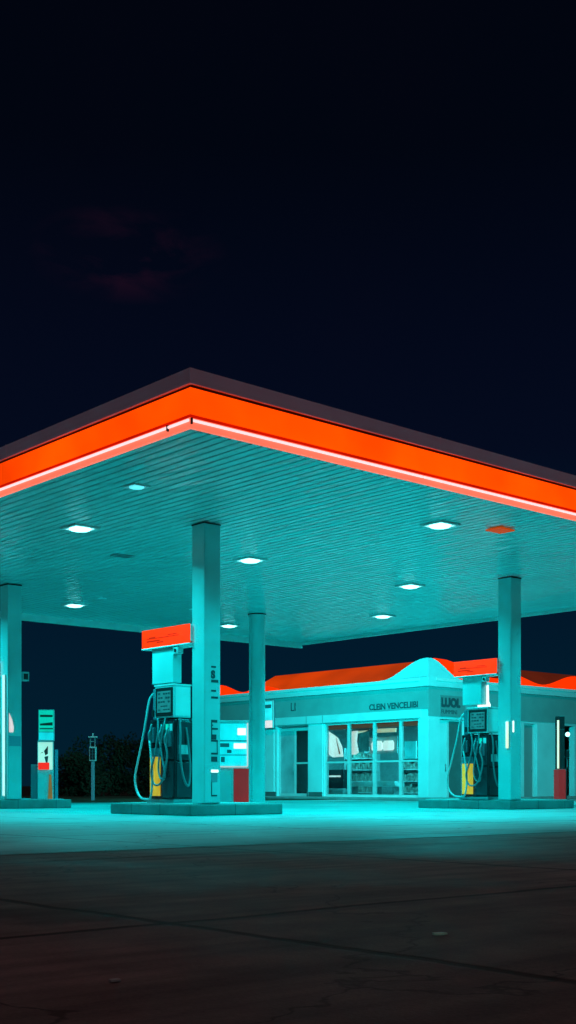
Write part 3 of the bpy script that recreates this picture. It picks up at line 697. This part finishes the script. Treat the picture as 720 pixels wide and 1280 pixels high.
# hanging lit banners
r = inth('banner', 'curved white lit banner behind the left end of the big window', 'banner', .5, 3.98, 1.58)
q = MB(); pts = [(.15, 0), (.22, .38), (.45, .72), (.9, .95), (1.02, .98), (1.03, .5), (.95, .1), (.7, -.02)]
q.prism(pts, 'x', 0, .03); q.build('sheet', 'white_e', r); MB().box(-.01, .04, .1, 1.1, .99, 1.02).build('rail', 'grey', r)
MB().prism([(.28, .10), (.36, .10), (.52, .7), (.50, .70)], 'x', -.006, -.001).build('print', 'valance', r)
r = inth('banner', 'white lit banner hanging behind the second pane from left', 'banner', .5, 2.7, 1.62)
q = MB(); q.prism([(.62, .10), (.78, .02), (1.05, .02), (1.13, .35), (1.15, .88), (.66, .90), (.72, .5)], 'x', 0, .03); q.build('sheet', 'white_e', r)
MB().box(0, .03, .08, .60, .12, .85).build('blue_sheet', 'screen', r); MB().box(-.01, .04, .05, 1.18, .91, .94).build('rail', 'grey', r)
MB().prism([(.10, .90), (.62, .88), (.62, .80), (.30, .84)], 'x', -.008, -.002).build('trim_sheet', 'cream_e', r)
r = inth('menu_board', 'pair of rounded white lit menu boards behind the third pane', 'menu board', 1.0, 1.42, 1.78)
for y in (.04, .62):
    q = MB(); q.prism([(y+.05, 0), (y+.49, .0), (y+.53, .08), (y+.53, .27), (y+.45, .36), (y+.06, .36), (y, .27), (y, .06)], 'x', 0, .05); q.build('lit_board', 'white_e', r)
MB().box(.052, .10, -.1, 1.3, -.1, .5).build('backboard', 'inner', r)
o = MB().box(0, .05, 0, 1.1, 0, .14).build('light_box', 'cream_e'); tag(place(o, C0+A*.6+B*2.1+Vector((0, 0, 2.42))), 'thin pale light box along the top of the third window pane', 'light box')
o = MB().box(0, .05, 0, .55, 0, .62).build('notice_board', 'cyan_e'); tag(place(o, C0+A*.7+B*1.2+Vector((0, 0, 1.45))), 'plain cyan notice board behind the rightmost window pane', 'notice board')
r = inth('counter', 'long low pale counter inside the shop behind middle panes', 'counter', .9, 1.40)
MB().box(0, .5, 0, 2.5, .36, .56, .01).build('worktop', 'trim', r); q = MB(); q.box(.05, .45, .1, .16, 0, .36); q.box(.05, .45, 2.34, 2.4, 0, .36); q.box(.05, .45, 1.1, 1.16, 0, .36); q.build('support', 'grey', r)
r = inth('coffee_machine', 'black coffee machine with white shelf behind the bottom left pane', 'coffee machine', .6, 4.12)
MB().box(0, .5, 0, .92, .30, 1.0, .015).build('body', 'black', r); MB().box(-.03, .0, .12, .80, .72, .78, .008).build('tray', 'white_e', r); MB().box(-.01, .5, .0, .92, 0, .25, .01).build('cupboard', 'shelf', r)
for k, (x, y, lab) in enumerate(((3.0, .9, 'tall stocked shelf rack deep inside the shop on the right'), (3.4, 3.0, 'tall stocked shelf rack in the middle of the shop'), (3.0, 5.6, 'tall stocked shelf rack opposite the shop door'))):
    r = inth('shelf_rack', lab, 'shelf rack', x, y, group='shelf racks inside the shop')
    q = MB(); q.box(.38, .42, 0, 1.6, 0, 1.9)
    q.box(0, .38, 0, .03, 0, 1.9); q.box(0, .38, 1.57, 1.6, 0, 1.9)
    for z in (.1, .55, 1.0, 1.45): q.box(.0, .38, .03, 1.57, z, z+.03)
    q.build('rack_frame', 'shelf', r)
    q = MB(); rr = random.Random(k)
    for z in (.13, .58, 1.03, 1.48):
        y = .06
        while y < 1.45:
            wd = rr.uniform(.06, .14); q.box(.05, .3, y, y+wd, z+.001, z+rr.uniform(.18, .34)); y += wd+rr.uniform(.01, .05)
    o = q.build('goods', mat('goods_%d' % k, (.3, .25, .22), .5, noise_amt=.8, nscale=7), r)
for x, y, lab in ((1.6, .75, 'round ceiling lamp inside the shop behind the rightmost pane'), (2.2, 3.3, 'round ceiling lamp inside the shop behind the middle panes'), (2.2, 6.6, 'round ceiling lamp inside the shop behind the door')):
    r = inth('shop_ceiling_light', lab, 'ceiling light', x, y, 2.998, group='lamps in the shop ceiling')
    MB().disc((0, 0, 0), [(.13, 0), (.13, -.05), (.10, -.08), (.01, -.10)], 20).build('lens', 'lens', r)
    ld = bpy.data.lights.new('lamp', 'AREA'); ld.shape = 'DISK'; ld.size = .3; ld.energy = 190; ld.color = (.05, .9, 1)
    l = bpy.data.objects.new('lamp', ld); COL.objects.link(l); l.parent = r; l.location = (0, 0, -.12)

# ------------------------------------------------------------------ trees
def tree(x, y, h, w, seed, lab):
    r = thing('tree', lab, 'tree', (x, y, -.02), 0, 'dark trees along the field edge')
    rr = random.Random(seed); q = MB(); q.tube([(0, 0, 0), (.05, .02, h*.25), (0, .05, h*.5), (.08, 0, h*.8)], .13, 8, 4, .03)
    for k in range(6):
        an = rr.uniform(0, 2*PI); z = h*rr.uniform(.15, .5)
        q.tube([(0, 0, z), (math.cos(an)*w*.25, math.sin(an)*w*.25, z+h*.15), (math.cos(an)*w*.42, math.sin(an)*w*.42, z+h*.28)], .05, 6, 3, .012)
    q.build('trunk', 'bark', r)
    bm = bmesh.new(); cl = []
    for k in range(26):
        an = rr.uniform(0, 2*PI); rd = rr.uniform(0, 1)**.6*w*.42; zz = h*(.10+.75*rr.random())
        sc = 1-.5*abs(zz/h-.4); cl.append((math.cos(an)*rd*sc, math.sin(an)*rd*sc, zz, rr.uniform(.32, .6)))
    for cx, cy, cz, cr in cl:
        for k in range(110):
            d = Vector((rr.gauss(0, 1), rr.gauss(0, 1), rr.gauss(0, .8))).normalized()*cr*rr.random()**.4
            c = Vector((cx, cy, max(.1, cz)))+d
            if c.z < .05: continue
            u = Vector((rr.gauss(0, 1), rr.gauss(0, 1), rr.gauss(0, 1))).normalized(); v = u.orthogonal().normalized()
            s = rr.uniform(.05, .10)
            bm.faces.new([bm.verts.new(c+u*s), bm.verts.new(c+v*s*.6), bm.verts.new(c-u*s), bm.verts.new(c-v*s*.6)])
    me = bpy.data.meshes.new('crown'); bm.to_mesh(me); bm.free(); me.materials.append(M['leaf'])
    o = bpy.data.objects.new('crown', me); COL.objects.link(o); o.parent = r
TL = ['low rounded dark tree at the left end of the row', 'dark tree behind the call post', 'tallest dark tree right of the call post',
      'dark tree midway between call post and nearest pump', 'dark tree left of the nearest pump hose', 'dark tree seen behind the nearest fuel pump', 'dark tree between the pump and the nearest column', 'small dark bush tree before the taller trees left of call post']
for k, (u, y, h, w) in enumerate([(88, 60, 2.3, 2.6), (112, 61, 3.2, 3.2), (140, 62, 3.5, 3.2), (165, 61, 3.1, 3.0), (188, 62, 3.4, 3.2), (212, 61, 3.2, 3.0), (236, 62, 3.3, 3.0), (100, 58, 2.2, 2.4)]):
    tree((u-354)*y/1538, y, h*.93, w, 40+k, TL[k])

# litter
o = MB(); o.prism([(-.025, -.01), (.0, -.022), (.028, -.008), (.02, .016), (-.018, .014)], 'z', .0, .006); o = o.build('paper_scrap', mat('pale_scrap', (.5, .95, .75), .6))
tag(place(o, (.507, 4.13, 0), .4), 'tiny pale scrap lying alone on the dark foreground ground', 'litter')

o = MB(); o.prism([(-.02, -.01), (.01, -.014), (.018, .006), (-.01, .012)], 'z', .0, .005); o = o.build('paper_scrap', mat('grey_scrap', (.35, .38, .35), .6))
tag(place(o, ((143-360)*3.15/1538, 3.15, 0), .9), 'faint grey scrap on the dark ground near the lower left', 'litter')
# ------------------------------------------------------------------ sky, sun
w = bpy.data.worlds.new('World'); scn.world = w; w.use_nodes = True; nt = w.node_tree; L = nt.links.new
bg = nt.nodes['Background']
tc = nt.nodes.new('ShaderNodeTexCoord'); sp = nt.nodes.new('ShaderNodeSeparateXYZ'); L(tc.outputs['Generated'], sp.inputs[0])
rp = nt.nodes.new('ShaderNodeValToRGB'); cr = rp.color_ramp; cr.elements[0].position = 0; cr.elements[0].color = (.0006, .0135, .028, 1)
cr.elements[1].position = 1; cr.elements[1].color = (.0004, .0008, .0022, 1)
for p, c in ((.10, (.0005, .0105, .025)), (.18, (.0008, .0068, .020)), (.26, (.0012, .0033, .0125)), (.34, (.0010, .0026, .0100)), (.46, (.0005, .0016, .0052))):
    e = cr.elements.new(p); e.color = (*c, 1)
L(sp.outputs['Z'], rp.inputs['Fac'])
# one faint cloud
d0 = Vector(((160-360), 1538, 982-318)).normalized()
vs = nt.nodes.new('ShaderNodeVectorMath'); vs.operation = 'SUBTRACT'; L(tc.outputs['Generated'], vs.inputs[0]); vs.inputs[1].default_value = d0
vm = nt.nodes.new('ShaderNodeVectorMath'); vm.operation = 'MULTIPLY'; L(vs.outputs[0], vm.inputs[0]); vm.inputs[1].default_value = (13, 13, 30)
vl = nt.nodes.new('ShaderNodeVectorMath'); vl.operation = 'LENGTH'; L(vm.outputs[0], vl.inputs[0])
nz = nt.nodes.new('ShaderNodeTexNoise'); nz.inputs['Scale'].default_value = 16; nz.inputs['Detail'].default_value = 7; nz.inputs['Distortion'].default_value = .8
mpc = nt.nodes.new('ShaderNodeMapping'); mpc.inputs['Scale'].default_value = (1, 1, 2.6); mpc.inputs['Rotation'].default_value = (0, math.radians(-14), 0); L(tc.outputs['Generated'], mpc.inputs['Vector']); L(mpc.outputs[0], nz.inputs['Vector'])
mr = nt.nodes.new('ShaderNodeMapRange'); mr.inputs['From Min'].default_value = 1.0; mr.inputs['From Max'].default_value = 0; L(vl.outputs['Value'], mr.inputs['Value'])
nr = nt.nodes.new('ShaderNodeMapRange'); nr.inputs['From Min'].default_value = .42; nr.inputs['To Max'].default_value = .8; nr.inputs['From Max'].default_value = .7; L(nz.outputs['Fac'], nr.inputs['Value'])
mm = nt.nodes.new('ShaderNodeMath'); mm.operation = 'MULTIPLY'; L(mr.outputs['Result'], mm.inputs[0]); L(nr.outputs['Result'], mm.inputs[1])
n2 = nt.nodes.new('ShaderNodeTexNoise'); n2.inputs['Scale'].default_value = 3; n2.inputs['Detail'].default_value = 4; L(tc.outputs['Generated'], n2.inputs['Vector'])
m2 = nt.nodes.new('ShaderNodeMapRange'); m2.inputs['From Min'].default_value = .5; m2.inputs['From Max'].default_value = .8; m2.inputs['To Max'].default_value = .03; L(n2.outputs['Fac'], m2.inputs['Value'])
ma = nt.nodes.new('ShaderNodeMath'); ma.operation = 'ADD'; L(mm.outputs[0], ma.inputs[0]); L(m2.outputs['Result'], ma.inputs[1])
mx = nt.nodes.new('ShaderNodeMixRGB'); mx.inputs['Color2'].default_value = (.022, .005, .016, 1); L(rp.outputs['Color'], mx.inputs['Color1']); L(ma.outputs[0], mx.inputs['Fac'])
L(mx.outputs['Color'], bg.inputs['Color']); bg.inputs['Strength'].default_value = 1.0
sl = bpy.data.lights.new('moon', 'SUN'); sl.energy = .26; sl.angle = math.radians(3); sl.color = (1, .62, .64)
so = bpy.data.objects.new('moon', sl); COL.objects.link(so)
el = math.radians(50); az = math.radians(6)
sd = Vector((math.sin(az)*math.cos(el), -math.cos(az)*math.cos(el), math.sin(el)))
so.rotation_euler = sd.to_track_quat('Z', 'Y').to_euler()

# ------------------------------------------------------------------ camera
cd = bpy.data.cameras.new('camera'); cam = bpy.data.objects.new('camera', cd); COL.objects.link(cam); scn.camera = cam
cam.location = (0, 0, .5); cam.rotation_euler = (PI/2, 0, 0)
cd.sensor_width = 36; cd.lens = 1538/1280*36; cd.shift_y = 342/1280; cd.clip_end = 3000; cd.clip_start = .05
scn.view_settings.view_transform = 'Standard'; scn.view_settings.look = 'None'; scn.view_settings.exposure = 0; scn.view_settings.gamma = 1
scn.render.engine = 'CYCLES'
cy = scn.cycles; cy.use_denoising = True; cy.max_bounces = 8; cy.diffuse_bounces = 4; cy.sample_clamp_indirect = 6; cy.caustics_reflective = False; cy.caustics_refractive = False
